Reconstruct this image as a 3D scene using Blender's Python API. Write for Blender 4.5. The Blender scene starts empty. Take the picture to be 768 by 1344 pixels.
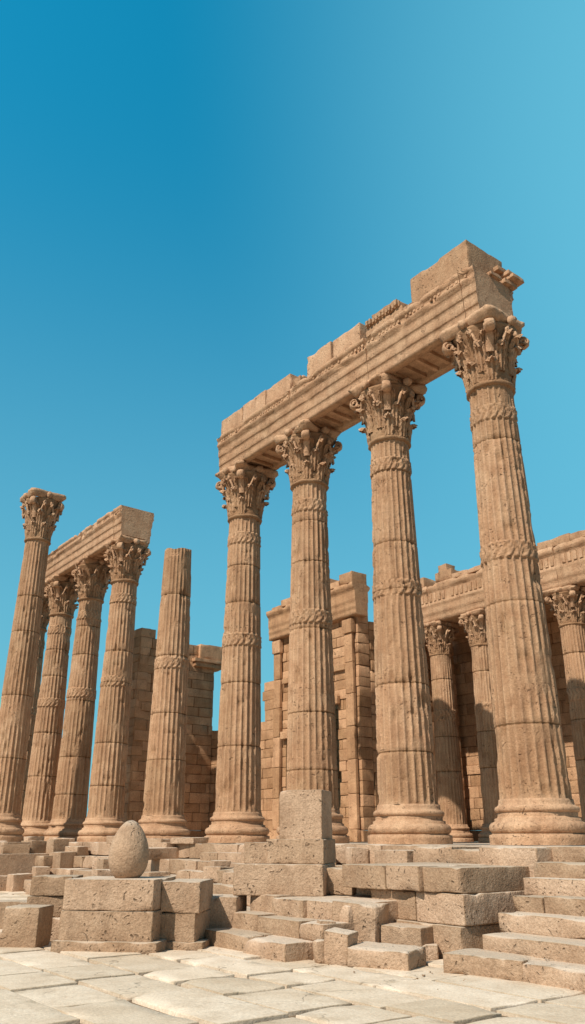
import bpy, math, random
import numpy as np
from mathutils import Vector, Matrix
random.seed(7)
RNG = np.random.default_rng(11)
scene = bpy.context.scene

# ------------------------------------------------------------ noise
def _h(x, y, z):
    n = (x*374761393 + y*668265263 + z*2147483647*3 + z*1274126177) & 0xFFFFFFFF
    n = ((n ^ (n >> 13)) * 1274126177) & 0xFFFFFFFF
    n = (n ^ (n >> 16)) & 0xFFFFFFFF
    return n / 4294967295.0
def vnoise(P):
    I = np.floor(P); f = P - I; f = f*f*(3-2*f); I = I.astype(np.int64)
    x, y, z = I[:, 0], I[:, 1], I[:, 2]
    fx, fy, fz = f[:, 0], f[:, 1], f[:, 2]
    r = 0
    for dx in (0, 1):
        for dy in (0, 1):
            for dz in (0, 1):
                w = (fx if dx else 1-fx)*(fy if dy else 1-fy)*(fz if dz else 1-fz)
                r = r + w*_h(x+dx, y+dy, z+dz)
    return r
def fbm(P, o=3):
    a = 0; w = .5; s = 0
    for i in range(o):
        a = a + w*vnoise(P*(2**i)+17.3*i); s += w; w *= .5
    return a/s
def sstep(a, b, x):
    t = np.clip((x-a)/(b-a), 0, 1); return t*t*(3-2*t)

# ------------------------------------------------------------ mesh builder
class MB:
    def __init__(s): s.V = []; s.F = []; s.T = []; s.n = 0
    def add(s, V, F, tint=1.0):
        V = np.asarray(V, float)
        s.V.append(V); s.T.append(np.full(len(V), tint) if np.isscalar(tint) else tint)
        for f in F: s.F.append(np.asarray(f)+s.n)
        s.n += len(V)
    def grid(s, V, nu, nv, closed=False, tint=1.0):
        iu = np.arange(nu if closed else nu-1); jv = np.arange(nv-1)
        A, B = np.meshgrid(iu, jv, indexing='ij'); A = A.ravel(); B = B.ravel()
        A2 = (A+1) % nu
        Q = np.stack([A*nv+B, A2*nv+B, A2*nv+B+1, A*nv+B+1], 1)
        s.addq(V, Q, tint)
    def addq(s, V, Q, tint=1.0):
        V = np.asarray(V, float)
        s.V.append(V); s.T.append(np.full(len(V), tint) if np.isscalar(tint) else tint)
        s.F.append(('q', Q+s.n)); s.n += len(V)
    def merge(s, o, dz=0.):
        for V, T in zip(o.V, o.T):
            V = V.copy(); V[:, 2] += dz; s.V.append(V); s.T.append(T)
        for f in o.F: s.F.append(('q', f[1]+s.n) if isinstance(f, tuple) else f+s.n)
        s.n += o.n
    def mesh(s, name, mat, smooth=True):
        V = np.concatenate(s.V); T = np.concatenate(s.T)
        loops = []; starts = []
        c = 0
        for f in s.F:
            if isinstance(f, tuple):
                q = f[1]; loops.append(q.ravel()); m = len(q)
                starts.append(c+4*np.arange(m)); c += 4*m
            else:
                loops.append(f); starts.append(np.array([c])); c += len(f)
        loops = np.concatenate(loops); starts = np.concatenate(starts)
        me = bpy.data.meshes.new(name)
        me.vertices.add(len(V)); me.vertices.foreach_set('co', V.ravel())
        me.loops.add(len(loops)); me.loops.foreach_set('vertex_index', loops.astype(np.int32))
        me.polygons.add(len(starts)); me.polygons.foreach_set('loop_start', starts.astype(np.int32))
        me.update(calc_edges=True)
        me.validate()
        me.polygons.foreach_set('use_smooth', np.full(len(me.polygons), smooth))
        at = me.attributes.new('tint', 'FLOAT', 'POINT'); at.data.foreach_set('value', T.astype(np.float32))
        me.materials.append(mat); me.update()
        return me
    def obj(s, name, mat, parent=None, smooth=True):
        o = bpy.data.objects.new(name, s.mesh(name, mat, smooth))
        scene.collection.objects.link(o)
        if parent: o.parent = parent
        return o

def empty(name):
    e = bpy.data.objects.new(name, None); scene.collection.objects.link(e); return e

# row frame : t along the colonnade (away from camera), s towards the court
O = np.array([5.54, 19.2]); D = np.array([-.6097, .7926]); N = np.array([-.7926, -.6097])
YAW = math.atan2(D[1], D[0])
ZS = 1.62     # top of stylobate
def W(t, s, z=0.0):
    p = O+t*D+s*N; return (p[0], p[1], z)

def axis_grid(L, r, cell):
    n = max(1, int(round((L-2*r)/cell)))
    return np.concatenate([[-L/2], [-L/2+r*.4], np.linspace(-L/2+r, L/2-r, n+1), [L/2-r*.4], [L/2]])

def rough_box(mb, c, size, yaw=0., r=.020, cell=.18, chip=1.0, disp=.006, tint=None, tilt=(0, 0)):
    size = np.array(size, float); h = size/2
    r = min(r, size.min()*.3)
    if tint is None: tint = 1+random.uniform(-.20, .12)
    ax = [axis_grid(L, r, cell) for L in size]
    seed = RNG.uniform(-500, 500, 3)
    M = Matrix.Translation(Vector(c)) @ Matrix.Rotation(yaw, 4, 'Z') @ Matrix.Rotation(tilt[0], 4, 'X') @ Matrix.Rotation(tilt[1], 4, 'Y')
    R = np.array(M.to_3x3()); Tt = np.array(M.translation)
    Ps = []; Qs = []; n0 = 0
    for a in range(3):
        b, d = (a+1) % 3, (a+2) % 3
        nu, nv = len(ax[b]), len(ax[d])
        A, B = np.meshgrid(np.arange(nu-1), np.arange(nv-1), indexing='ij'); A = A.ravel(); B = B.ravel()
        Q = np.stack([A*nv+B, (A+1)*nv+B, (A+1)*nv+B+1, A*nv+B+1], 1)
        U, Vv = np.meshgrid(ax[b], ax[d], indexing='ij')
        for sg in (-1, 1):
            P = np.zeros((U.size, 3)); P[:, a] = sg*h[a]; P[:, b] = U.ravel(); P[:, d] = Vv.ravel()
            Ps.append(P); Qs.append((Q if sg > 0 else Q[:, ::-1])+n0); n0 += len(P)
    P = np.concatenate(Ps); Q = np.concatenate(Qs)
    n1 = vnoise((P+seed)/.38); n2 = vnoise((P+seed)/.11)
    ch = chip*(sstep(.64, .84, n1)*.11+sstep(.70, .96, n2)*.04)
    rl = np.minimum(r*(.45+.5*n2)+ch, h.min()*.8)[:, None]
    inn = np.clip(P, -h+rl, h-rl); dd = P-inn; ln = np.linalg.norm(dd, axis=1)[:, None]+1e-9
    dr = dd/ln
    P2 = inn+dr*np.minimum(ln, rl)
    if disp: P2 = P2+dr*((fbm((P+seed)/.2, 2)-.5)*2*disp)[:, None]
    edge = (np.sort(np.abs(dr), axis=1)[:, 1] > .25)
    T = tint*(1+.06*edge*(ch > .02)-.24*edge*(ch <= .02)*(n2 > .3))
    mb.addq(P2 @ R.T + Tt, Q, T)

def bx(mb, t0, t1, s0, s1, z0, z1, **k):
    p = W((t0+t1)/2, (s0+s1)/2, (z0+z1)/2)
    y = k.pop('dyaw', 0.)
    rough_box(mb, p, (t1-t0, s1-s0, z1-z0), yaw=YAW+y, **k)

def course(mb, t0, t1, s0, s1, z0, z1, L=1.3, gap=0., jit=.045, miss=0., **k):
    t = t0
    while t < t1-.05:
        l = L*random.uniform(.6, 1.35)
        if t+l > t1-.4: l = t1-t
        if random.random() >= miss:
            j = random.uniform(-jit, jit)
            bx(mb, t+.008, t+l-.008, s0, s1+j, z0, z1+random.uniform(-.02, .006), dyaw=random.uniform(-.012, .012), tilt=(random.uniform(-.008, .008), random.uniform(-.006, .006)), **k)
        t += l+gap

def masonry(mb, axis, a0, a1, fixed, thick, z0, ztop, ch=.48, L=1.15, doors=(), cell=.5, jit=.03):
    z = z0; row = 0
    while True:
        hgt = ch*random.uniform(.85, 1.15)
        any_ = False
        a = a0 - (L*.5 if row % 2 else 0)
        while a < a1:
            l = L*random.uniform(.7, 1.35)
            x0 = max(a, a0); x1 = min(a+l, a1); a += l
            if x1-x0 < .12: continue
            m = (x0+x1)/2
            if z+hgt*.6 > ztop(m): continue
            any_ = True
            sk = False
            for (d0, d1, dz) in doors:
                if z < dz and x1 > d0 and x0 < d1:
                    if x0 < d0-.2: x1 = d0
                    elif x1 > d1+.2: x0 = d1
                    else: sk = True
            if sk: continue
            j = random.uniform(-jit, jit)
            kw = dict(r=.02, cell=cell, chip=.5, disp=.006, tint=1+random.uniform(-.24, .16))
            if axis == 't': bx(mb, x0+.006, x1-.006, fixed-thick, fixed+j, z+.005, z+hgt-.005, **kw)
            else: bx(mb, fixed+j, fixed+thick, x0+.006, x1-.006, z+.005, z+hgt-.005, **kw)
        z += hgt; row += 1
        if not any_: break

# ------------------------------------------------------------ materials
def stone(name, c1, c2, c3, bump=.5, pits=1.0, rough=.9, scale=1.0, stain=.5, top_pale=0., cracks=0., fmix=.75, top_palec=(.66, .55, .44)):
    m = bpy.data.materials.new(name); m.use_nodes = True
    nt = m.node_tree; nd = nt.nodes; lk = nt.links
    bs = nd['Principled BSDF']; bs.inputs['Roughness'].default_value = rough
    bs.inputs['Specular IOR Level'].default_value = .2
    geo = nd.new('ShaderNodeNewGeometry')
    def noise(s, det=4, r=.6, vec=None, dist=0):
        n = nd.new('ShaderNodeTexNoise'); n.inputs['Scale'].default_value = s*scale
        n.inputs['Detail'].default_value = det; n.inputs['Roughness'].default_value = r
        n.inputs['Distortion'].default_value = dist
        lk.new(vec or geo.outputs['Position'], n.inputs['Vector']); return n.outputs['Fac']
    def ramp(v, a, b, ca=(0, 0, 0, 1), cb=(1, 1, 1, 1)):
        n = nd.new('ShaderNodeValToRGB'); n.color_ramp.elements[0].position = a; n.color_ramp.elements[1].position = b
        n.color_ramp.elements[0].color = ca; n.color_ramp.elements[1].color = cb
        lk.new(v, n.inputs[0]); return n.outputs[0]
    def mix(f, a, b, mode='MIX'):
        n = nd.new('ShaderNodeMix'); n.data_type = 'RGBA'; n.blend_type = mode
        for k, v in ((0, f), (6, a), (7, b)):
            if isinstance(v, (int, float)): n.inputs[k].default_value = v
            elif isinstance(v, tuple): n.inputs[k].default_value = (*v, 1)[:4]
            else: lk.new(v, n.inputs[k])
        return n.outputs[2]
    def math_(op, a, b):
        n = nd.new('ShaderNodeMath'); n.operation = op
        for k, v in ((0, a), (1, b)):
            if isinstance(v, (int, float)): n.inputs[k].default_value = v
            else: lk.new(v, n.inputs[k])
        return n.outputs[0]
    big = ramp(noise(.55, 2), .38, .62)
    med = ramp(noise(2.2, 4, .68), .42, .66)
    col = mix(big, c1, c2)
    col = mix(math_('MULTIPLY', med, .70), col, c3)
    if stain:
        mp = nd.new('ShaderNodeMapping'); mp.inputs['Scale'].default_value = (3.2, 3.2, .35)
        lk.new(geo.outputs['Position'], mp.inputs[0])
        st = ramp(noise(1.0, 4, .65, mp.outputs[0]), .5, .72)
        col = mix(math_('MULTIPLY', st, stain), col, tuple(x*.58 for x in c3))
    fine = noise(26, 2, .78)
    col = mix(fmix, col, ramp(fine, .28, .70, (.60, .57, .54, 1), (1.10, 1.09, 1.08, 1)), 'MULTIPLY')
    vo = nd.new('ShaderNodeTexVoronoi'); vo.inputs['Scale'].default_value = 9*scale
    wv = nd.new('ShaderNodeVectorMath'); wv.operation = 'ADD'
    nn = nd.new('ShaderNodeTexNoise'); nn.inputs['Scale'].default_value = 5; nn.inputs['Detail'].default_value = 1
    lk.new(geo.outputs['Position'], nn.inputs['Vector'])
    sc = nd.new('ShaderNodeVectorMath'); sc.operation = 'SCALE'; sc.inputs['Scale'].default_value = .38
    lk.new(nn.outputs['Color'], sc.inputs[0]); lk.new(geo.outputs['Position'], wv.inputs[0]); lk.new(sc.outputs[0], wv.inputs[1])
    lk.new(wv.outputs[0], vo.inputs['Vector'])
    pit = ramp(vo.outputs['Distance'], .12, .28)
    pmask = ramp(noise(1.5, 2), .48, .59)
    pitf = math_('MULTIPLY', math_('SUBTRACT', 1.0, pit), pmask)
    col = mix(math_('MULTIPLY', pitf, .68*pits), col, tuple(x*.38 for x in c3))
    hc = None
    if cracks:
        ve = nd.new('ShaderNodeTexVoronoi'); ve.feature = 'DISTANCE_TO_EDGE'; ve.inputs['Scale'].default_value = .55
        lk.new(wv.outputs[0], ve.inputs['Vector'])
        ck = math_('SUBTRACT', 1.0, ramp(ve.outputs['Distance'], .002, .009))
        ck = math_('MULTIPLY', ck, ramp(noise(.7, 2), .50, .58))
        col = mix(math_('MULTIPLY', ck, cracks), col, tuple(x*.4 for x in c3)); hc = ck
    if top_pale:
        sx = nd.new('ShaderNodeSeparateXYZ'); lk.new(geo.outputs['Normal'], sx.inputs[0])
        up = ramp(sx.outputs[2], .6, .95)
        col = mix(math_('MULTIPLY', up, top_pale), col, top_palec)  # mixes upward-facing surfaces towards a paler colour
    at = nd.new('ShaderNodeAttribute'); at.attribute_name = 'tint'
    comb = nd.new('ShaderNodeCombineColor')
    lk.new(at.outputs['Fac'], comb.inputs[0]); lk.new(math_('POWER', at.outputs['Fac'], 1.12), comb.inputs[1]); lk.new(math_('POWER', at.outputs['Fac'], 1.35), comb.inputs[2])
    col = mix(1.0, col, comb.outputs[0], 'MULTIPLY')
    lk.new(col, bs.inputs['Base Color'])
    h = math_('ADD', math_('MULTIPLY', noise(8, 4, .76), .9), math_('MULTIPLY', fine, .3))
    h = math_('SUBTRACT', h, math_('MULTIPLY', pitf, .9*pits))
    if hc is not None: h = math_('SUBTRACT', h, hc)
    b = nd.new('ShaderNodeBump'); b.inputs['Strength'].default_value = bump; b.inputs['Distance'].default_value = .06
    lk.new(h, b.inputs['Height']); lk.new(b.outputs[0], bs.inputs['Normal'])
    return m

M_COL = stone('warm_sandstone', (.61, .395, .25), (.565, .345, .21), (.45, .255, .15), bump=.7, stain=.48, pits=1.)
M_BLK = stone('pale_sandstone', (.545, .385, .268), (.50, .34, .228), (.39, .252, .163), bump=.75, stain=.28, top_pale=.6, pits=.9)
M_WALL = stone('wall_sandstone', (.63, .385, .225), (.57, .335, .19), (.44, .245, .138), bump=.7, stain=.45)
M_PAVE = stone('paving_limestone', (.79, .655, .52), (.74, .60, .46), (.62, .485, .36), bump=.3, pits=.3, stain=0., cracks=.65, fmix=.55)
M_SAND = stone('sandy_ground', (.27, .185, .115), (.23, .155, .095), (.16, .105, .065), bump=.7, pits=.3, stain=.0)

# ------------------------------------------------------------ column parts
R0, R1 = .80, .60
def shaft_mesh(H, z_bands=(), seed=0, R0=R0, R1=R1, nf=24, per=8, broken=False, htot=None, dz=.11):
    rs = np.random.default_rng(seed); htot = htot or H
    joints = []; z = rs.uniform(1.0, 2.2)
    while z < H-.6: joints.append(z); z += rs.uniform(1.3, 3.0)
    zs = list(np.arange(0, H, dz))+[H]
    for j in joints: zs = [q for q in zs if abs(q-j) > .045]+[j-.03, j-.008, j, j+.008, j+.03]
    for b in z_bands:
        zs = [q for q in zs if abs(q-b) > .29]+list(b+np.linspace(-.28, .28, 27))
    zs = np.array(sorted(zs))
    nu = nf*per; th = np.arange(nu)/nu*2*math.pi; nv = len(zs)
    TH, Z = np.meshgrid(th, zs, indexing='ij'); TH = TH.ravel(); Z = Z.ravel()
    k = Z/htot
    R = R0+(R1-R0)*(k**1.15)
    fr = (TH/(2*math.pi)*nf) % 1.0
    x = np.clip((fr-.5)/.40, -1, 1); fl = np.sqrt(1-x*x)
    S = np.stack([np.cos(TH)*.8, np.sin(TH)*.8, Z], 1)+seed*13.7
    n1 = vnoise(S/.6); n2 = vnoise(S/.14)
    depth = .060*(R/.8)
    bandm = np.zeros_like(Z); rel = np.zeros_like(Z)
    for b in z_bands:
        q = (Z-b); m = (1-sstep(.20, .24, np.abs(q)))
        bandm = np.maximum(bandm, m)
        a = TH*10
        leaf = np.abs(np.sin(a+9*np.abs(q)))**1.5*.6+.4*np.abs(np.sin(a*2.5-15*q+2*np.sin(a)))
        rel = np.maximum(rel, m*(.06*leaf))
    ends = sstep(0, .12, Z)*(sstep(0, .14, H-Z) if not broken else 1)
    ero = sstep(.67, .79, n1)
    r = R-depth*fl*(1-bandm)*ends*(1-.3*ero)-(1-fl)*ero*.027+rel*(1-.8*ero)-.028*bandm
    chipf = sstep(.72, .84, n2)*(1-fl)
    r -= chipf*.032
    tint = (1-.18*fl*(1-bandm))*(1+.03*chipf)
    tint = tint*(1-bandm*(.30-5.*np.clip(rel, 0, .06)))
    lo = 0
    for j in joints+[H+1]:
        m = (Z > lo) & (Z <= j); r[m] += rs.uniform(-.004, .004)
        nst = rs.integers(2, 5); ph = rs.uniform(0, 6)
        fq = (((TH+ph) % (2*math.pi))/(2*math.pi)*nst); idx = fq.astype(int)
        v = rs.uniform(-.12, .07, nst); tint[m] *= 1+v[idx[m]]
        vj = m & ((np.minimum(fq-idx, 1-(fq-idx))*2*math.pi/nst*.8) < .015) & (bandm < .5)
        r[vj] -= .010; tint[vj] *= .76
        lo = j
    for j in joints:
        g = np.abs(Z-j)
        r -= .015*(g < .009); tint = np.where(g < .009, tint*.5, tint)
        e = sstep(.66, .74, vnoise(np.stack([np.cos(TH)*2.2, np.sin(TH)*2.2, 0*Z+j*9.1+seed], 1)*2.6))*(1-sstep(.02, .11, g+.06*(n2-.5)))
        r -= e*.04; tint *= 1-.2*e
    g = sstep(.80, .85, vnoise(S/.33+91)+.08*(n2-.5)); r -= g*.045; tint *= 1-.16*g
    if broken: Z2 = Z - (Z > H-.3)*(vnoise(np.stack([np.cos(TH)*1.5, np.sin(TH)*1.5, 0*Z], 1)+5)*.16)
    else: Z2 = Z
    V = np.stack([np.cos(TH)*r, np.sin(TH)*r, Z2], 1)
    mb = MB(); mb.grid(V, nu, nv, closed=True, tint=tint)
    top = V.reshape(nu, nv, 3)[:, -1]; c = top.mean(0)
    P = np.stack([top]+[c+(top-c)*f for f in (.85, .5, .15)], 1).reshape(-1, 3); mb.grid(P, nu, 4, closed=True, tint=.95)
    return mb

def lathe(mb, prof, nu=72, chip=.5, seed=0, tint=1.0):
    pr = []
    for (a, b) in zip(prof[:-1], prof[1:]):
        n = max(1, int(math.hypot(b[0]-a[0], b[1]-a[1])/.06))
        for i in range(n): pr.append((a[0]+(b[0]-a[0])*i/n, a[1]+(b[1]-a[1])*i/n))
    pr.append(prof[-1]); pr = np.array(pr); nv = len(pr)
    th = np.arange(nu)/nu*2*math.pi
    TH, J = np.meshgrid(th, np.arange(nv), indexing='ij'); TH = TH.ravel(); J = J.ravel()
    r = pr[J, 0].copy(); z = pr[J, 1]
    S = np.stack([np.cos(TH)*r, np.sin(TH)*r, z], 1)+seed*7.7
    r -= chip*(sstep(.66, .82, vnoise(S/.32))*.08+(vnoise(S/.12)-.5)*.016)*(r > .15)
    V = np.stack([np.cos(TH)*r, np.sin(TH)*r, z], 1)
    mb.grid(V, nu, nv, closed=True, tint=tint)

def arc(cx, cz, r, a0, a1, n=8):
    return [(cx+r*math.cos(math.radians(a0+(a1-a0)*i/n)), cz+r*math.sin(math.radians(a0+(a1-a0)*i/n))) for i in range(n+1)]

BASE_H = .95
def base_prof(k=1.0):
    p = [(1.10, 0), (1.10, .20), (1.04, .215), (1.04, .23)]
    p += arc(.96, .35, .125, -80, 80)
    p += [(.95, .49), (.95, .545), (.89, .56), (.875, .60), (.89, .655)]
    p += arc(.865, .735, .07, -80, 80)
    p += [(.86, .82), (.84, .83), (.82, .95), (.70, .97)]
    return [(a*k, b) for a, b in p]

def capital(mb, z0, k=1.0, kz=1.0, seed=0):
    def bell(z):
        q = np.clip((z-.12)/1.7, 0, 1); return .60+.06*q+.28*q**3
    lathe_p = [(.56, -.02)]+arc(.61, .06, .07, -90, 90)+[(.60, .14)]+[(float(bell(z)), z) for z in np.linspace(.16, 1.80, 14)]+[(.5, 1.81)]
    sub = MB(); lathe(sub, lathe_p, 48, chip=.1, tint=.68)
    rs = np.random.default_rng(seed+5)
    def leaf(th0, zb, h, wd, out, tint):
        nu, nv = 17, 20
        U, Vv = np.meshgrid(np.linspace(-1, 1, nu), np.linspace(0, 1, nv), indexing='ij'); U = U.ravel(); Vv = Vv.ravel()
        z = zb+h*(1.3*Vv-.45*Vv**6)
        w = wd*(.72+.38*np.sin(math.pi*Vv*.85))*(1-.55*Vv**5)*(1-.28*np.abs(np.sin(Vv*math.pi*4.5)))
        rib = np.cos(U*math.pi*3.5)
        off = .05+.05*Vv+out*Vv**4+.028*rib-.05*np.abs(U)**2+.03*(1-np.abs(U))*(Vv)
        rr = bell(np.minimum(z, 1.8))+off
        a = th0+U*w/rr
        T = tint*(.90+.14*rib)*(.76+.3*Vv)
        sub.grid(np.stack([np.cos(a)*rr, np.sin(a)*rr, z-.10*np.abs(U)**2*Vv], 1), nu, nv, tint=T)
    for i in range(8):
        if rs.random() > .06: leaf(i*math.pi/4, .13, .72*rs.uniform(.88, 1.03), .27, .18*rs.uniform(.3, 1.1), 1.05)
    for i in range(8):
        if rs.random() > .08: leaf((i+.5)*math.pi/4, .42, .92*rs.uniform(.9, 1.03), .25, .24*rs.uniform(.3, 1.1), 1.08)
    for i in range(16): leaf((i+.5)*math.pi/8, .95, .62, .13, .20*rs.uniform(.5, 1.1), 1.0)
    def tube(path, ra, rb, side, n=8, tint=1.05):
        path = np.array(path); m = len(path); tg = np.gradient(path, axis=0); tg /= np.linalg.norm(tg, axis=1)[:, None]+1e-9
        side = np.array(side); V = []
        for i in range(m):
            up = np.cross(tg[i], side)
            for j in range(n):
                a = 2*math.pi*j/n
                V.append(path[i]+side*math.cos(a)*rb[i]+up*math.sin(a)*ra[i])
        V = np.array(V).reshape(m, n, 3).transpose(1, 0, 2).reshape(-1, 3)
        sub.grid(V, n, m, closed=True, tint=tint)
    for q in range(4):
        dd = np.array([math.cos(q*math.pi/2), math.sin(q*math.pi/2), 0])
        th = math.pi/4+q*math.pi/2
        d = np.array([math.cos(th), math.sin(th), 0]); sd = np.array([-math.sin(th), math.cos(th), 0])
        if not (seed and rs.random() < .22):
            path = []
            for i in range(8):
                f = i/8; path.append(d*(.72+.30*f**1.5)+np.array([0, 0, .95+.72*f]))
            c = d*1.03+np.array([0, 0, 1.60])
            for i in range(16):
                a = math.radians(105-i*33); rr = .16*(1-i/20)
                path.append(c+d*math.cos(a)*rr+np.array([0, 0, math.sin(a)*rr]))
            n = len(path)
            tube(path, np.linspace(.06, .05, n), np.linspace(.12, .17, n), sd)
        for sgn in (-1, 1):
            s2 = np.array([-dd[1], dd[0], 0])
            path = []
            for i in range(6):
                f = i/6; path.append(dd*(.80+.10*f)+s2*sgn*(.38-.16*f)+np.array([0, 0, 1.05+.55*f]))
            c = dd*.93+s2*sgn*.17+np.array([0, 0, 1.56])
            for i in range(10):
                a = math.radians(70+i*35); rr = .10*(1-i/14)
                path.append(c+s2*sgn*math.cos(a)*rr*-1+np.array([0, 0, math.sin(a)*rr]))
            n = len(path); tube(path, np.full(n, .036), np.full(n, .06), dd, 6)
        u = np.linspace(0, 2*math.pi, 13)[:-1]; v = np.linspace(0, math.pi, 7)
        UU, VV = np.meshgrid(u, v, indexing='ij'); UU = UU.ravel(); VV = VV.ravel()
        rr = .14*(1+.2*np.cos(UU*5))
        sub.grid(np.stack([dd[0]*.93+np.cos(UU)*np.sin(VV)*rr, dd[1]*.93+np.sin(UU)*np.sin(VV)*rr, 1.95+np.cos(VV)*rr], 1), 12, 7, closed=True, tint=1.05)
    nu = 96; th = np.arange(nu)/nu*2*math.pi
    q = np.abs(((th+math.pi/4) % (math.pi/2))-math.pi/4)/(math.pi/4)
    rad = .90+.44*q**1.7; rad = np.where(q > .93, 1.27, rad)
    prof = np.array([(.80, 1.80), (.93, 1.80), (.93, 1.89), (.98, 1.92), (.98, 1.97), (1.0, 1.99), (1.0, 2.10), (.5, 2.10)])
    RR = rad[:, None]*prof[None, :, 0]; ZZ = np.broadcast_to(prof[None, :, 1], RR.shape)
    V = np.stack([np.cos(th)[:, None]*RR, np.sin(th)[:, None]*RR, ZZ], 2).reshape(-1, 3)
    cut = 1-.18*sstep(.52, .65, vnoise(V*2.3+seed*5)); V[:, 0] *= cut; V[:, 1] *= cut
    sub.grid(V, nu, len(prof), closed=True, tint=1.0)
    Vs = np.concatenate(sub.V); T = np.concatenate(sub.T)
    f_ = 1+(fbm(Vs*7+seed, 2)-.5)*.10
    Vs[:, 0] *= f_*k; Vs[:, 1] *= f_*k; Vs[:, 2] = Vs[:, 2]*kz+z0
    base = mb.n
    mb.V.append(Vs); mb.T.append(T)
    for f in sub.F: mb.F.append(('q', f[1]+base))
    mb.n += len(Vs)

COL_H = 13.68
def column(name, t, s, z0=ZS, seed=1, scale=1.0, bands=True, broken=None, rot=0., data=None, kr=1.0):
    if data is None:
        mb = MB()
        cap_h = 2.1
        sh = COL_H-BASE_H-cap_h
        lathe(mb, base_prof(), 80, chip=.55, seed=seed)
        H = sh if broken is None else broken-BASE_H
        zb = [b-BASE_H for b in ((6.8, 10.75) if bands else ())]
        if broken: zb = [6.8-BASE_H]
        mb.merge(shaft_mesh(H, zb, seed, broken=bool(broken), htot=sh), BASE_H)
        if broken is None: capital(mb, BASE_H+sh-.02, seed=seed, kz=(cap_h+.02)/2.1)
        data = mb.mesh(name, M_COL)
    o = bpy.data.objects.new(name, data); scene.collection.objects.link(o)
    o.location = W(t, s, z0); o.rotation_euler[2] = YAW+rot
    o.scale = (scale*kr, scale*kr, scale)
    return o

cols = []
for i in range(4):
    cols.append(column('corinthian_column', i*4.05, 0, seed=i+1))
column('broken_fluted_column', 17.33, 0, seed=9, broken=11.9)
for i, t in enumerate((22.5, 26.4, 30.3, 34.2)):
    column('corinthian_column', t, 0, data=cols[(i+1) % 4].data, rot=math.pi/2*((i % 3)+1))
column('tall_corinthian_column', 24.3, 3.9, seed=21, scale=1.155, bands=False, kr=.80)

# ------------------------------------------------------------ entablatures
def extrude(mb, prof, t0, t1, s0=0., z0=0., dt=.12, chip=1.0, tint=1.0, seed=0):
    pr = []
    P = prof+[prof[0]]
    for a, b in zip(P[:-1], P[1:]):
        n = max(1, int(math.hypot(b[0]-a[0], b[1]-a[1])/.12))
        for i in range(n): pr.append((a[0]+(b[0]-a[0])*i/n, a[1]+(b[1]-a[1])*i/n))
    pr = np.array(pr); nu = len(pr); nv = max(2, int((t1-t0)/dt)+1)
    I, T = np.meshgrid(np.arange(nu), np.linspace(t0, t1, nv), indexing='ij'); I = I.ravel(); T = T.ravel()
    s = pr[I, 0].copy(); z = pr[I, 1].copy()
    S = np.stack([T, s, z], 1)+seed*3.3+40
    sm = np.abs(pr[:, 0]).max()
    n1 = vnoise(S/.28); ed = sstep(.80, 1.0, np.abs(s)/sm)
    ch = sstep(.63, .77, n1)
    s -= np.sign(s)*chip*(ch*.085*ed+(vnoise(S/.15)-.5)*.008)
    g = sstep(.78, .84, vnoise(S/.4+55)); s -= np.sign(s)*g*.03*chip
    z -= chip*(sstep(.60, .74, vnoise(S/.4+7))*.10)*(z > pr[:, 1].max()-.02)
    z += chip*(sstep(.67, .79, vnoise(S/.28+3))*.06)*(z < .03)*ed
    q = O[None]+T[:, None]*D[None]+(s+s0)[:, None]*N[None]
    V = np.concatenate([q, (z+z0)[:, None]], 1)
    mb.grid(V, nu, nv, closed=True, tint=tint*(1-.14*g))
    G = V.reshape(nu, nv, 3)
    for j in (0, nv-1):
        mb.add(G[:, j], [list(range(nu)) if j else list(range(nu))[::-1]], tint)

def sym(right):
    return right+[(-a, b) for a, b in right[::-1]]

ARCH = sym([(.50, .14), (.50, .0), (.78, .0), (.78, .36), (.795, .365), (.815, .40), (.815, .76), (.83, .765), (.85, .80), (.85, 1.12),
            (.875, 1.13), (.875, 1.18), (.90, 1.20), (.93, 1.27), (.93, 1.30), (.90, 1.31), (.90, 1.46), (.94, 1.48), (.96, 1.56), (.96, 1.64)])
def entab(name, t0, t1, col_ts, z0):
    e = empty(name)
    mb = MB()
    cuts = [t0]+list(col_ts)+[t1]
    for i, (a, b) in enumerate(zip(cuts[:-1], cuts[1:])):
        extrude(mb, ARCH, a+.008, b-.008, s0=random.uniform(-.02, .02), z0=z0+random.uniform(-.004, .012), tint=1+random.uniform(-.08, .06), seed=i+1)
        n = int((b-a-.8)/.52)
        for q in range(n):
            tt = a+.5+(b-a-1.0)*(q+.5)/max(n, 1)
            if b-a < 2: break
            bx(mb, tt-.07, tt+.07, -.49, .49, z0+.015, z0+.15, r=.01, chip=.2, cell=.3)
        k = int((b-a)/.17)
        for q in range(k):
            tt = a+.1+q*.17
            if random.random() < .25: continue
            for sg in (1, -1):
                s_a, s_b = (.89, .922) if sg > 0 else (-.922, -.89)
                bx(mb, tt-.045, tt+.045, s_a, s_b, z0+1.34, z0+1.43, r=.006, chip=.05, cell=.5, disp=0)
    mb.obj(name+'_beam', M_COL, parent=e)
    return e
ZC = ZS+COL_H
main = entab('ruined_entablature', -.50, 12.95, [0, 4.05, 8.1], ZC)
mb = MB()
kk = dict(r=.025, chip=1.1, cell=.10, disp=.012)
for (a, b, h, s0, s1) in [(-.35, 1.95, 1.05, -.80, .84), (4.35, 5.75, .84, -.75, .80), (5.85, 7.2, .92, -.7, .80),
                         (7.7, 8.15, .50, -.6, .7), (8.15, 9.7, .74, -.8, .82), (9.7, 11.3, .78, -.8, .83), (11.3, 12.85, .76, -.8, .82)]:
    bx(mb, a+.01, b-.01, s0, s1, ZC+1.64, ZC+1.64+h, **kk)
bx(mb, 2.45, 4.15, -.7, .72, ZC+1.64, ZC+2.10, **kk)
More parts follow.
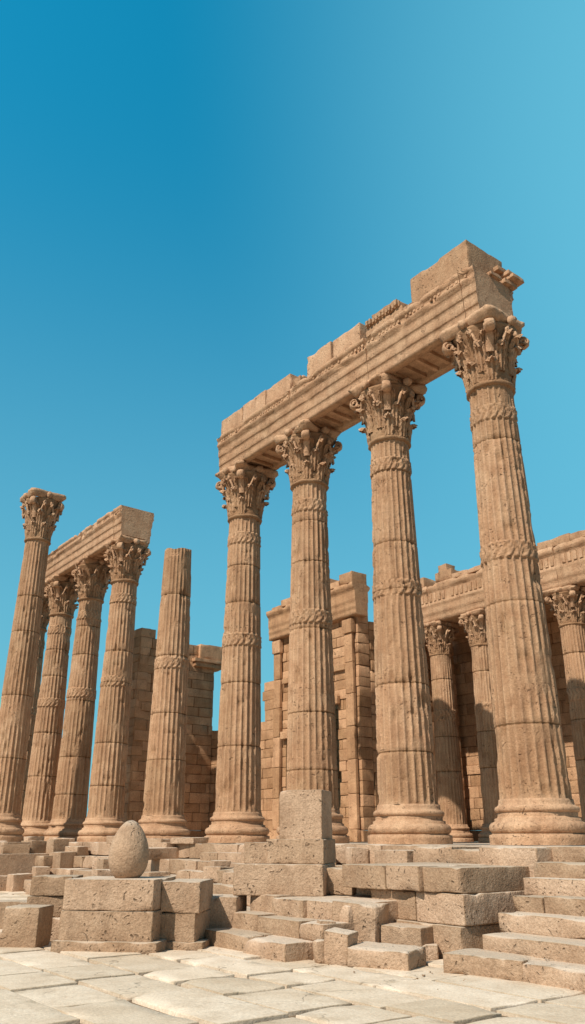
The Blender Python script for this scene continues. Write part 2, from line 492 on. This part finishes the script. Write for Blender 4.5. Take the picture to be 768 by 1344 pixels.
bx(mb, 1.97, 2.43, -.7, .72, ZC+1.64, ZC+1.95, **kk)
bx(mb, 2.55, 4.1, -.72, .76, ZC+2.09, ZC+2.34, **kk)
bx(mb, 2.75, 3.9, -.6, .66, ZC+2.34, ZC+2.54, r=.04, chip=1.8, cell=.09, disp=.03)
bx(mb, -.1, .45, .0, .6, ZC+2.68, ZC+2.86, r=.03, chip=1.2, cell=.1, disp=.03)
bx(mb, .45, .9, -.5, .3, ZC+2.68, ZC+2.78, r=.03, chip=1.2, cell=.1, disp=.03)
bx(mb, 7.22, 7.68, -.6, .6, ZC+1.64, ZC+1.86, **kk)
bx(mb, 7.8, 8.1, -.2, .5, ZC+2.13, ZC+2.28, r=.03, chip=1.2, cell=.1, disp=.02)
bx(mb, 11.0, 11.5, -.2, .6, ZC+2.40, ZC+2.50, r=.03, chip=1.2, cell=.1, disp=.02)
for q in range(10):
    tt = 2.6+q*.15
    bx(mb, tt, tt+.10, .55, .82+random.uniform(-.02, .03), ZC+2.12+random.uniform(-.02, .02), ZC+2.32+random.uniform(-.05, .04), r=.015, chip=.8, cell=.1, disp=.015, tint=.85)
kb = dict(r=.02, chip=1.2, cell=.08, disp=.018)
for (a, b, s0, s1, z0, z1) in [(-.62, -.35, -1.0, -.45, 1.62, 1.78), (-.80, -.35, -1.15, -.60, 1.78, 1.93), (-.70, -.35, -1.05, -.55, 1.93, 2.06), (-.52, -.35, -.95, -.30, 2.06, 2.22),
                               (-.58, -.35, -.35, .15, 1.64, 1.76)]:
    bx(mb, a, b, s0, s1, ZC+z0, ZC+z1, **kb)
mb.obj('crowning_blocks', M_COL, parent=main)
entab('ruined_entablature', 21.7, 35.3, [22.5, 26.4, 30.3, 34.2], ZC-.03)

# ------------------------------------------------------------ back temple
tb = empty('ruined_temple_building')
SB = -10.7; HB = 10.75-ZS
small = MB()
lathe(small, [(a*.74, b*.7) for a, b in base_prof()], 48, chip=.4, seed=3)
small.merge(shaft_mesh(7.05, (4.4,), 31, R0=.56, R1=.47, per=6, dz=.2), .66)
capital(small, .66+7.0, k=.74, kz=.70, seed=0)
hs = .66+7.0+2.1*.7
sd = small.mesh('portico_column', M_COL)
for i, t in enumerate((-5., -1.6, 1.9, 5.3, 9.75, 12.1)):
    o = bpy.data.objects.new('portico_column', sd); scene.collection.objects.link(o)
    o.parent = tb; o.location = W(t, SB, ZS); o.rotation_euler[2] = YAW+i*math.pi/2; o.scale = (1, 1, HB/hs)
zb = ZS+HB
mb = MB()
P2 = sym([(.55, 0), (.55, .34), (.57, .36), (.57, .72), (.60, .76), (.60, .84), (.57, .88), (.57, 1.38), (.62, 1.42), (.68, 1.52), (.68, 1.62), (.62, 1.65), (.62, 1.72)])
ct = [-8, -5, -1.6, 1.9, 5.3, 8.7, 12.1, 14.9]
for i, (a, b) in enumerate(zip(ct[:-1], ct[1:])):
    extrude(mb, P2, a+.005, b-.005, s0=SB, z0=zb, tint=1+random.uniform(-.08, .05), seed=i+20, dt=.25)
tt = -7.9
while tt < 14.7:       # carved frieze: upright leaf tongues
    if random.random() > .12: bx(mb, tt, tt+.15, SB+.55, SB+.605, zb+.93, zb+1.30, r=.02, chip=.3, cell=.3, disp=.006)
    tt += .26
z = zb+1.72; t = -8
while t < 14.6:
    l = random.uniform(.7, 1.6); h = random.choice([.12, .22, .3, .35, .5])
    if random.random() < .85: bx(mb, t, min(t+l, 14.8), SB-.5, SB+.55, z, z+h, cell=.2, disp=.015, chip=1.)
    t += l
for (a, b, h0, h1, s) in [(1.7, 3.2, 0, .9, .6), (1.5, 3.35, .9, 1.15, .75), (2.0, 3.0, 1.15, 1.7, .5), (10.9, 11.75, .1, .55, .4), (11.1, 11.6, .55, .9, .3), (14.0, 14.6, .1, .8, .4)]:
    bx(mb, a, b, SB-s, SB+s, z+h0, z+h1, cell=.15, disp=.02, chip=1.2)
mb.obj('portico_entablature', M_COL, parent=tb)
mb = MB()
masonry(mb, 't', -9, 15.5, SB-4.2, .6, ZS, lambda a: zb+.6, doors=[(6.6, 8.2, 6.8), (-1, .8, 6.8)])
for (a, b, zt) in [(6.6, 8.2, 6.8), (-1, .8, 6.8)]:
    bx(mb, a-.35, a-.02, SB-4.25, SB-4.05, ZS, zt+.35, cell=.4, chip=.5); bx(mb, b+.02, b+.35, SB-4.25, SB-4.05, ZS, zt+.35, cell=.4, chip=.5)
    bx(mb, a-.5, b+.5, SB-4.25, SB-3.98, zt+.36, zt+.75, cell=.3, chip=.6)
bx(mb, -9, 14.9, SB-4.2, SB-.5, zb+.35, zb+.7, r=.02, cell=1.0, chip=.3)
mb.obj('cella_wall', M_WALL, parent=tb)

# pavilion
mb = MB(); SP = -8.0
masonry(mb, 't', 14.6, 20.9, SP, .7, ZS, lambda a: 11.3, doors=[(16.1, 17.3, 7.4), (18.9, 20.0, 6.2)])
masonry(mb, 's', SP-6.5, SP-.7, 14.6, .6, ZS, lambda a: 11.3)
masonry(mb, 's', SP-6.5, SP-.7, 20.3, .6, ZS, lambda a: 11.3)
bx(mb, 14.8, 20.7, SP-6.4, SP-.2, 10.6, 10.9, r=.02, cell=1.0, chip=.3)
for t in (14.8, 17.6, 20.3):
    for q in range(6):
        za = ZS+.5+q*1.41
        bx(mb, t-.02, t+.52, SP+.04, SP+.20+random.uniform(-.01, .01), za+.005, za+1.40, cell=.3, chip=.5)
    bx(mb, t-.08, t+.58, SP+.04, SP+.27, 10.5, 11.15, cell=.15, chip=.8, disp=.02)
    bx(mb, t-.06, t+.56, SP+.04, SP+.25, ZS, ZS+.5, cell=.2, chip=.6)
for (a, b, zt) in [(16.1, 17.3, 7.4), (18.9, 20.0, 6.2)]:
    bx(mb, a-.22, b+.22, SP+.04, SP+.22, zt+.02, zt+.38, cell=.2, chip=.6)
bx(mb, 15.4, 17.5, SP+.04, SP+.14, 8.9, 9.15, cell=.2, chip=.6)
bx(mb, 18.2, 20.2, SP+.04, SP+.14, 8.9, 9.15, cell=.2, chip=.6)
PP = sym([(.36, 0), (.36, .3), (.38, .32), (.38, .62), (.41, .66), (.41, 1.15), (.48, 1.22), (.56, 1.34), (.56, 1.5)])
for i, (a, b) in enumerate([(14.3, 16.5), (16.5, 18.9), (18.9, 21.1)]):
    extrude(mb, PP, a+.008, b-.008, s0=SP-.05, z0=11.25, dt=.15, seed=50+i, tint=1+random.uniform(-.08, .08))
t = 14.4
for (l, h) in [(.9, .55), (.8, .3), (1.2, .62), (1.0, .45), (.6, .2), (1.0, .35), (.8, .12)]:
    bx(mb, t, t+l-.02, SP-.5, SP+.45, 12.76, 12.76+h, cell=.15, disp=.015, chip=1.); t += l
def lowtop(a):
    return 10.1 if a < 21.45 else (9.0 if a < 21.75 else (7.8 if a < 22.3 else 7.7+.4*math.sin(a*3)))
masonry(mb, 't', 20.95, 27.0, SP, .6, ZS, lowtop)
mb.obj('pavilion', M_WALL, parent=tb)

# left wing
lw = empty('ruined_stone_building'); mb = MB()
def wt(a):
    return 12.6 if a > -4.4 else (12.2 if a > -6.0 else 11.9)
masonry(mb, 's', -8.0, -3.25, 26.8, .7, ZS, wt)
masonry(mb, 't', 26.8, 31.2, -3.2, .6, ZS, lambda a: 12.6 if a < 29 else 11.4-(a-29)*.8)
bx(mb, 26.55, 27.6, -8.5, -6.6, 10.7, 10.95, cell=.15, chip=1.)
bx(mb, 26.45, 27.6, -8.6, -6.5, 10.95, 11.15, cell=.15, chip=1.)
bx(mb, 26.6, 27.5, -8.4, -6.9, 11.15, 12.0, cell=.15, chip=.9)
masonry(mb, 's', -13.5, -8.0, 27.0, .6, ZS, lambda a: 7.6)
mb.obj('masonry_walls', M_WALL, parent=lw)

# ------------------------------------------------------------ platform and steps
mb = MB()
bx(mb, -14, 44, -20, 1.7, -.2, ZS-.03, r=.02, cell=3., chip=0, disp=0, tint=1)
bx(mb, 20, 44, 1.7, 6.2, -.2, ZS-.4, r=.02, cell=3., chip=0, disp=0, tint=1)
bx(mb, 21.5, 30, 1.72, 5.6, -.2, ZS-.02, r=.02, cell=.5, chip=.3)
course(mb, -2.4, 6.5, .4, 2.3, 1.18, ZS+.0, L=1.35, cell=.14)
course(mb, 10.0, 40, .4, 2.2, 1.18, ZS+.0, L=1.4, cell=.2)
course(mb, -2.4, 6.5, .4, 3.0, .66, 1.17, L=1.5, cell=.18)
course(mb, 10.0, 40, .4, 2.9, .76, 1.17, L=1.4, cell=.2, miss=.08)
course(mb, 10.0, 34, .4, 3.6, .36, .75, L=1.5, cell=.2, miss=.05)
course(mb, 10.0, 30, .4, 4.3, -.05, .35, L=1.5, cell=.2)
mb.obj('temple_platform', M_BLK)

def stairs(t0, t1, s_top, n, rise, tread, z0=0., L=1.6, left_step=0.0, cell=.13):
    mb = MB()
    for i in range(n):
        sf = s_top+(n-1-i)*tread
        course(mb, t0, t1+left_step*(n-1-i)+random.uniform(-.10, .08), sf-tread-.25, sf, z0+i*rise-(.1 if i == 0 else .03), z0+(i+1)*rise, L=L, cell=cell, jit=.04, r=.022)
    return mb
st = stairs(-13, -2.5, 3.3, 7, ZS/7, .50, L=1.7, left_step=-.10)
bx(st, -13, -2.7, .4, 3.2, -.1, 1.30, cell=.6); bx(st, -13, -2.7, .4, 2.85, 1.25, ZS-.06, cell=.6)
bx(st, -13, -2.9, 2.9, 4.2, -.1, .80, cell=.6)
st.obj('stone_steps', M_BLK)
st = stairs(6.6, 9.9, 2.4, 7, ZS/7, .42, L=1.3)
bx(st, 6.6, 9.95, .4, 3.0, -.1, .95, cell=.6)
st.obj('stone_steps', M_BLK)

st = MB()
course(st, -.75, 1.95, 5.4, 7.65, -.1, .25, L=1.2, cell=.12, r=.025, jit=.08)
course(st, -1.0, 1.75, 5.3, 7.12, .22, .50, L=1.0, cell=.12, r=.025, jit=.07)
course(st, -1.0, 1.85, 4.0, 6.62, .47, .78, L=1.1, cell=.12, r=.025, jit=.06)
course(st, 1.95, 4.6, 4.0, 6.0, -.1, .42, L=1.2, cell=.15, r=.025)
course(st, 1.95, 5.6, 3.0, 5.3, .40, .78, L=1.3, cell=.15, r=.025)
course(st, -1.0, 5.9, 2.8, 4.4, .70, 1.12, L=1.2, cell=.15, r=.025, miss=.1)
st.obj('stone_steps', M_BLK)

mb = MB()
course(mb, -2.45, -.95, 3.6, 5.62, -.1, .48, L=.9, cell=.11, r=.025)
course(mb, -2.48, -.3, 3.6, 5.52, .48, .93, L=1.1, cell=.11, r=.025)
course(mb, -2.44, .3, 3.4, 5.58, .93, 1.33, L=1.2, cell=.11, r=.025)
bx(mb, -2.62, -1.35, 2.32, 3.7, .55, 1.60, cell=.11, r=.03, chip=1.3)
bx(mb, -2.62, -1.35, 2.32, 3.85, -.1, .54, cell=.14)
bx(mb, -1.3, -.35, 2.35, 3.35, 1.16, 1.56, cell=.12)
bx(mb, -.3, .75, 2.35, 3.3, 1.16, 1.6, cell=.12, dyaw=.04)
bx(mb, .85, 1.9, 2.4, 3.3, 1.1, 1.52, cell=.12, dyaw=-.05)
mb.obj('stepped_block_wall', M_BLK)

def wblock(name, X, Y, z0, sx, sy, sz, yaw=0., tilt=(0, 0), **k):
    m = MB(); kk = dict(r=.025, cell=.07, chip=1.2, disp=.010); kk.update(k)
    rough_box(m, (X, Y, z0+sz/2), (sx, sy, sz), yaw=math.radians(yaw), tilt=tilt, **kk)
    return m.obj(name, M_BLK)
kk = dict(r=.022, cell=.08, disp=.007, chip=1.)
pd = MB()
rough_box(pd, (-.12, 17.0, .77+.26), (1.75, 1.3, .54), yaw=math.radians(-14), tint=.97, **kk)
rough_box(pd, (.18, 17.05, 1.30+.22), (1.15, 1.0, .44), yaw=math.radians(-16), tint=.9, **kk)
rough_box(pd, (-.55, 17.25, 1.30+.19), (.62, .9, .38), yaw=math.radians(-12), **kk)
kk['chip'] = .5
rough_box(pd, (.27, 17.05, 1.735+.45), (.88, .75, .92), yaw=math.radians(-18), tint=1.06, **kk)
pd.obj('stone_pedestal', M_BLK)

wblock('fallen_stone_block', 1.12, 14.75, -.03, .78, .62, .80, yaw=-26, tilt=(0, .07))
wblock('fallen_stone_block', .52, 14.35, -.03, .26, .30, .56, yaw=12, tilt=(0, .06))
wblock('fallen_stone_block', .74, 13.85, -.03, .42, .36, .46, yaw=-30, tilt=(.05, .10))
wblock('fallen_stone_block', .43, 13.9, -.03, .20, .24, .34, yaw=20, tilt=(0, -.12))
wblock('fallen_stone_block', 1.42, 13.6, -.03, 1.0, .70, .27, yaw=-30, tilt=(.02, .02))
wblock('fallen_stone_block', 1.86, 14.5, -.03, .85, .6, .48, yaw=-38)
wblock('fallen_stone_block', 2.12, 14.15, -.03, .34, .3, .24, yaw=-10)
wblock('fallen_stone_block', .98, 16.6, .78, .60, .55, .46, yaw=-30)
wblock('fallen_stone_block', 1.55, 16.3, .78, .50, .55, .44, yaw=-42, tilt=(0, .08))
wblock('fallen_stone_block', .30, 15.6, .49, .42, .36, .26, yaw=30, tilt=(.03, 0))
wblock('fallen_stone_block', 2.85, 12.75, -.03, 1.25, .75, .27, yaw=-42)
wblock('fallen_stone_block', 3.50, 12.55, -.03, .45, .5, .26, yaw=-35)
wblock('fallen_stone_block', -4.75, 15.9, -.03, .70, .62, .66, yaw=-8)
wblock('fallen_stone_block', -3.9, 18.6, -.03, .8, .6, .5, yaw=-20)
wblock('fallen_stone_block', -5.9, 18.9, -.03, 1.1, .7, .55, yaw=12)
stk = MB(); kk['chip'] = 1.
for (X, Y, z0, sx, sy, sz, yw) in [(-4.6, 17.1, -.03, .95, .8, .40, -6), (-4.65, 17.15, .37, .85, .75, .36, 3), (-4.6, 17.1, .74, .80, .7, .34, -4)]:
    rough_box(stk, (X, Y, z0+sz/2), (sx, sy, sz), yaw=math.radians(yw), **kk)
stk.obj('stacked_stone_blocks', M_BLK)

ep = MB()
yw = math.radians(-9)
rough_box(ep, (-3.08, 15.75, .60+.25), (1.62, 1.25, .49), yaw=yw, tint=1.04, **kk)
rough_box(ep, (-3.08, 15.75, .14+.23), (1.66, 1.28, .46), yaw=yw, tint=.92, **kk)
rough_box(ep, (-3.05, 15.72, .04), (1.85, 1.45, .22), yaw=yw, tint=.88, **kk)
rough_box(ep, (-1.90, 15.95, .56+.24), (.70, 1.15, .50), yaw=yw+.05, tint=.97, **kk)
rough_box(ep, (-1.95, 16.0, .10+.22), (.78, 1.2, .45), yaw=yw-.03, tint=.88, **kk)
rough_box(ep, (-1.90, 16.0, .02), (.95, 1.3, .18), yaw=yw, **kk)
rough_box(ep, (-1.30, 16.7, .4), (.7, .9, .70), yaw=yw, **kk)
ep.obj('block_pedestal', M_BLK)
eg = MB()
pr = []
for i in range(25):
    a = math.pi*i/24; z = -math.cos(a); r = math.sin(a)*(1-.20*z)
    pr.append((max(r*.355, .001), .49+z*.52))
lathe(eg, pr, 64, chip=.08, seed=5, tint=.98)
o = eg.obj('egg_shaped_stone', M_BLK); o.location = (-2.98, 15.72, 1.055)

rb = MB()
random.seed(23)
for i in range(56):
    t = random.uniform(9.5, 27); s = random.uniform(1.7, 5.2)
    lev = 0
    if s < 2.1: lev = ZS
    elif s < 2.8: lev = 1.17
    elif s < 3.5: lev = .75
    elif s < 4.2: lev = .35
    if t > 20 and s > 2: lev = max(lev, ZS-.4)
    L = random.uniform(.6, 1.3); h = random.uniform(.3, .6) if lev < 1.5 else random.uniform(.15, .3)
    rough_box(rb, W(t, s, lev+h/2-.02), (L, random.uniform(.5, .8), h), yaw=YAW+random.choice([0, 0, 1.57])+random.uniform(-.25, .25), r=.025, cell=.13, chip=1.0, disp=.010, tilt=(random.uniform(-.03, .03), random.uniform(-.03, .03)))
for i in range(18):
    t = random.uniform(2.2, 7.5); s = random.uniform(2.3, 5.0)
    lev = .78 if s > 3.0 else 1.12
    h = random.uniform(.25, .5)
    rough_box(rb, W(t, s, lev+h/2-.05), (random.uniform(.5, .9), random.uniform(.4, .7), h), yaw=YAW+random.uniform(-.5, .5), r=.025, cell=.12, chip=1.0, disp=.010, tilt=(random.uniform(-.05, .05), 0))
rb.obj('scattered_stone_blocks', M_BLK)
pb = MB()
for i in range(80):
    t = random.uniform(-5, 12); s = random.uniform(5.6, 7.9)
    a = random.uniform(.012, .03)
    rough_box(pb, W(t, s, a*.3), (a*random.uniform(.8, 1.7), a, a*.8), yaw=random.uniform(0, 6), r=a*.3, cell=.2, chip=0, disp=.004)
pb.obj('stone_rubble', M_BLK)

# ------------------------------------------------------------ ground
mb = MB()
rng = 600
mb.add([(-rng, -rng, -.05), (rng, -rng, -.05), (rng, rng, -.05), (-rng, rng, -.05)], [[0, 1, 2, 3]], 1.0)
mb.obj('ground', M_SAND, smooth=False)
pv = MB(); random.seed(5)
s = 3.0
while s < 24:
    w = random.uniform(.8, 1.4); t = -16+random.uniform(-1, 0)
    while t < 24:
        l = random.uniform(.9, 2.3)
        g = random.uniform(.024, .050)
        bx(pv, t+g, t+l-g, s+g, s+w-g, -.18, random.uniform(-.014, .016), r=.016, cell=.2 if s < 14 else .6, chip=.55, disp=.004, tint=1+random.uniform(-.17, .05),
           tilt=(random.uniform(-.007, .007), random.uniform(-.006, .006)), dyaw=random.uniform(-.008, .008))
        t += l
    s += w
pv.obj('stone_pavement', M_PAVE)

# ------------------------------------------------------------ light and sky
el = math.radians(47); az = np.array([-.66, -.751]); az /= np.linalg.norm(az)
sv = Vector((az[0]*math.cos(el), az[1]*math.cos(el), math.sin(el)))
sun = bpy.data.lights.new('sun', 'SUN'); sun.energy = 5.0; sun.angle = math.radians(.5); sun.color = (1, .925, .80)
so = bpy.data.objects.new('sun', sun); scene.collection.objects.link(so)
so.rotation_euler = sv.to_track_quat('Z', 'Y').to_euler(); so.location = (-20, -20, 40)
w = bpy.data.worlds.new('World'); scene.world = w; w.use_nodes = True
nt = w.node_tree; nd = nt.nodes; lk = nt.links
bg = nd['Background']; bg.inputs['Strength'].default_value = .10
sky = nd.new('ShaderNodeTexSky'); sky.sky_type = 'NISHITA'; sky.sun_disc = False
sky.sun_elevation = el; sky.sun_rotation = math.atan2(az[0], az[1]) % (2*math.pi)
sky.air_density = 1.0; sky.dust_density = .6; sky.ozone_density = 1.5
tc = nd.new('ShaderNodeTexCoord')
def dot(v):
    v = Vector(v).normalized()
    n = nd.new('ShaderNodeVectorMath'); n.operation = 'DOT_PRODUCT'; lk.new(tc.outputs['Generated'], n.inputs[0]); n.inputs[1].default_value = v
    return n.outputs['Value']
def mapr(v, a, b, c, d):
    n = nd.new('ShaderNodeMapRange'); n.interpolation_type = 'SMOOTHSTEP'; lk.new(v, n.inputs[0])
    for i, x in enumerate((a, b, c, d)): n.inputs[i+1].default_value = x
    return n.outputs[0]
def wmix(f, a, b, mode):
    n = nd.new('ShaderNodeMix'); n.data_type = 'RGBA'; n.blend_type = mode
    for k, v in ((0, f), (6, a), (7, b)):
        if isinstance(v, (int, float)): n.inputs[k].default_value = v
        elif isinstance(v, tuple): n.inputs[k].default_value = v
        else: lk.new(v, n.inputs[k])
    return n.outputs[2]
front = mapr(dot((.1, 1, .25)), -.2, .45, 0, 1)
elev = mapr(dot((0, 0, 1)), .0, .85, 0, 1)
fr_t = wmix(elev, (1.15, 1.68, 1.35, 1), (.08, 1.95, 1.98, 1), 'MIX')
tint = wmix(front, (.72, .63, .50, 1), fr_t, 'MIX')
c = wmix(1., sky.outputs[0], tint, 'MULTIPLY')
c = wmix(mapr(dot((0, 0, 1)), .75, .0, 0, .8), c, (.95, 4.4, 6.2, 1), 'MIX')
gl = mapr(dot((.70, .50, .66)), .66, 1.08, 0, 1.)
c = wmix(gl, c, (1.7, 6.0, 7.9, 1), 'MIX')
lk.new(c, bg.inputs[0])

# ------------------------------------------------------------ camera
cam = bpy.data.cameras.new('camera'); co = bpy.data.objects.new('camera', cam); scene.collection.objects.link(co)
cam.sensor_fit = 'VERTICAL'; cam.sensor_height = 36; cam.lens = 36*1040/1344
cam.clip_end = 2000; cam.clip_start = .05
co.location = (0, 0, 1.75); co.rotation_euler = (math.radians(90+22.4), 0, 0)
scene.camera = co
scene.view_settings.view_transform = 'Standard'; scene.view_settings.look = 'None'; scene.view_settings.exposure = 0
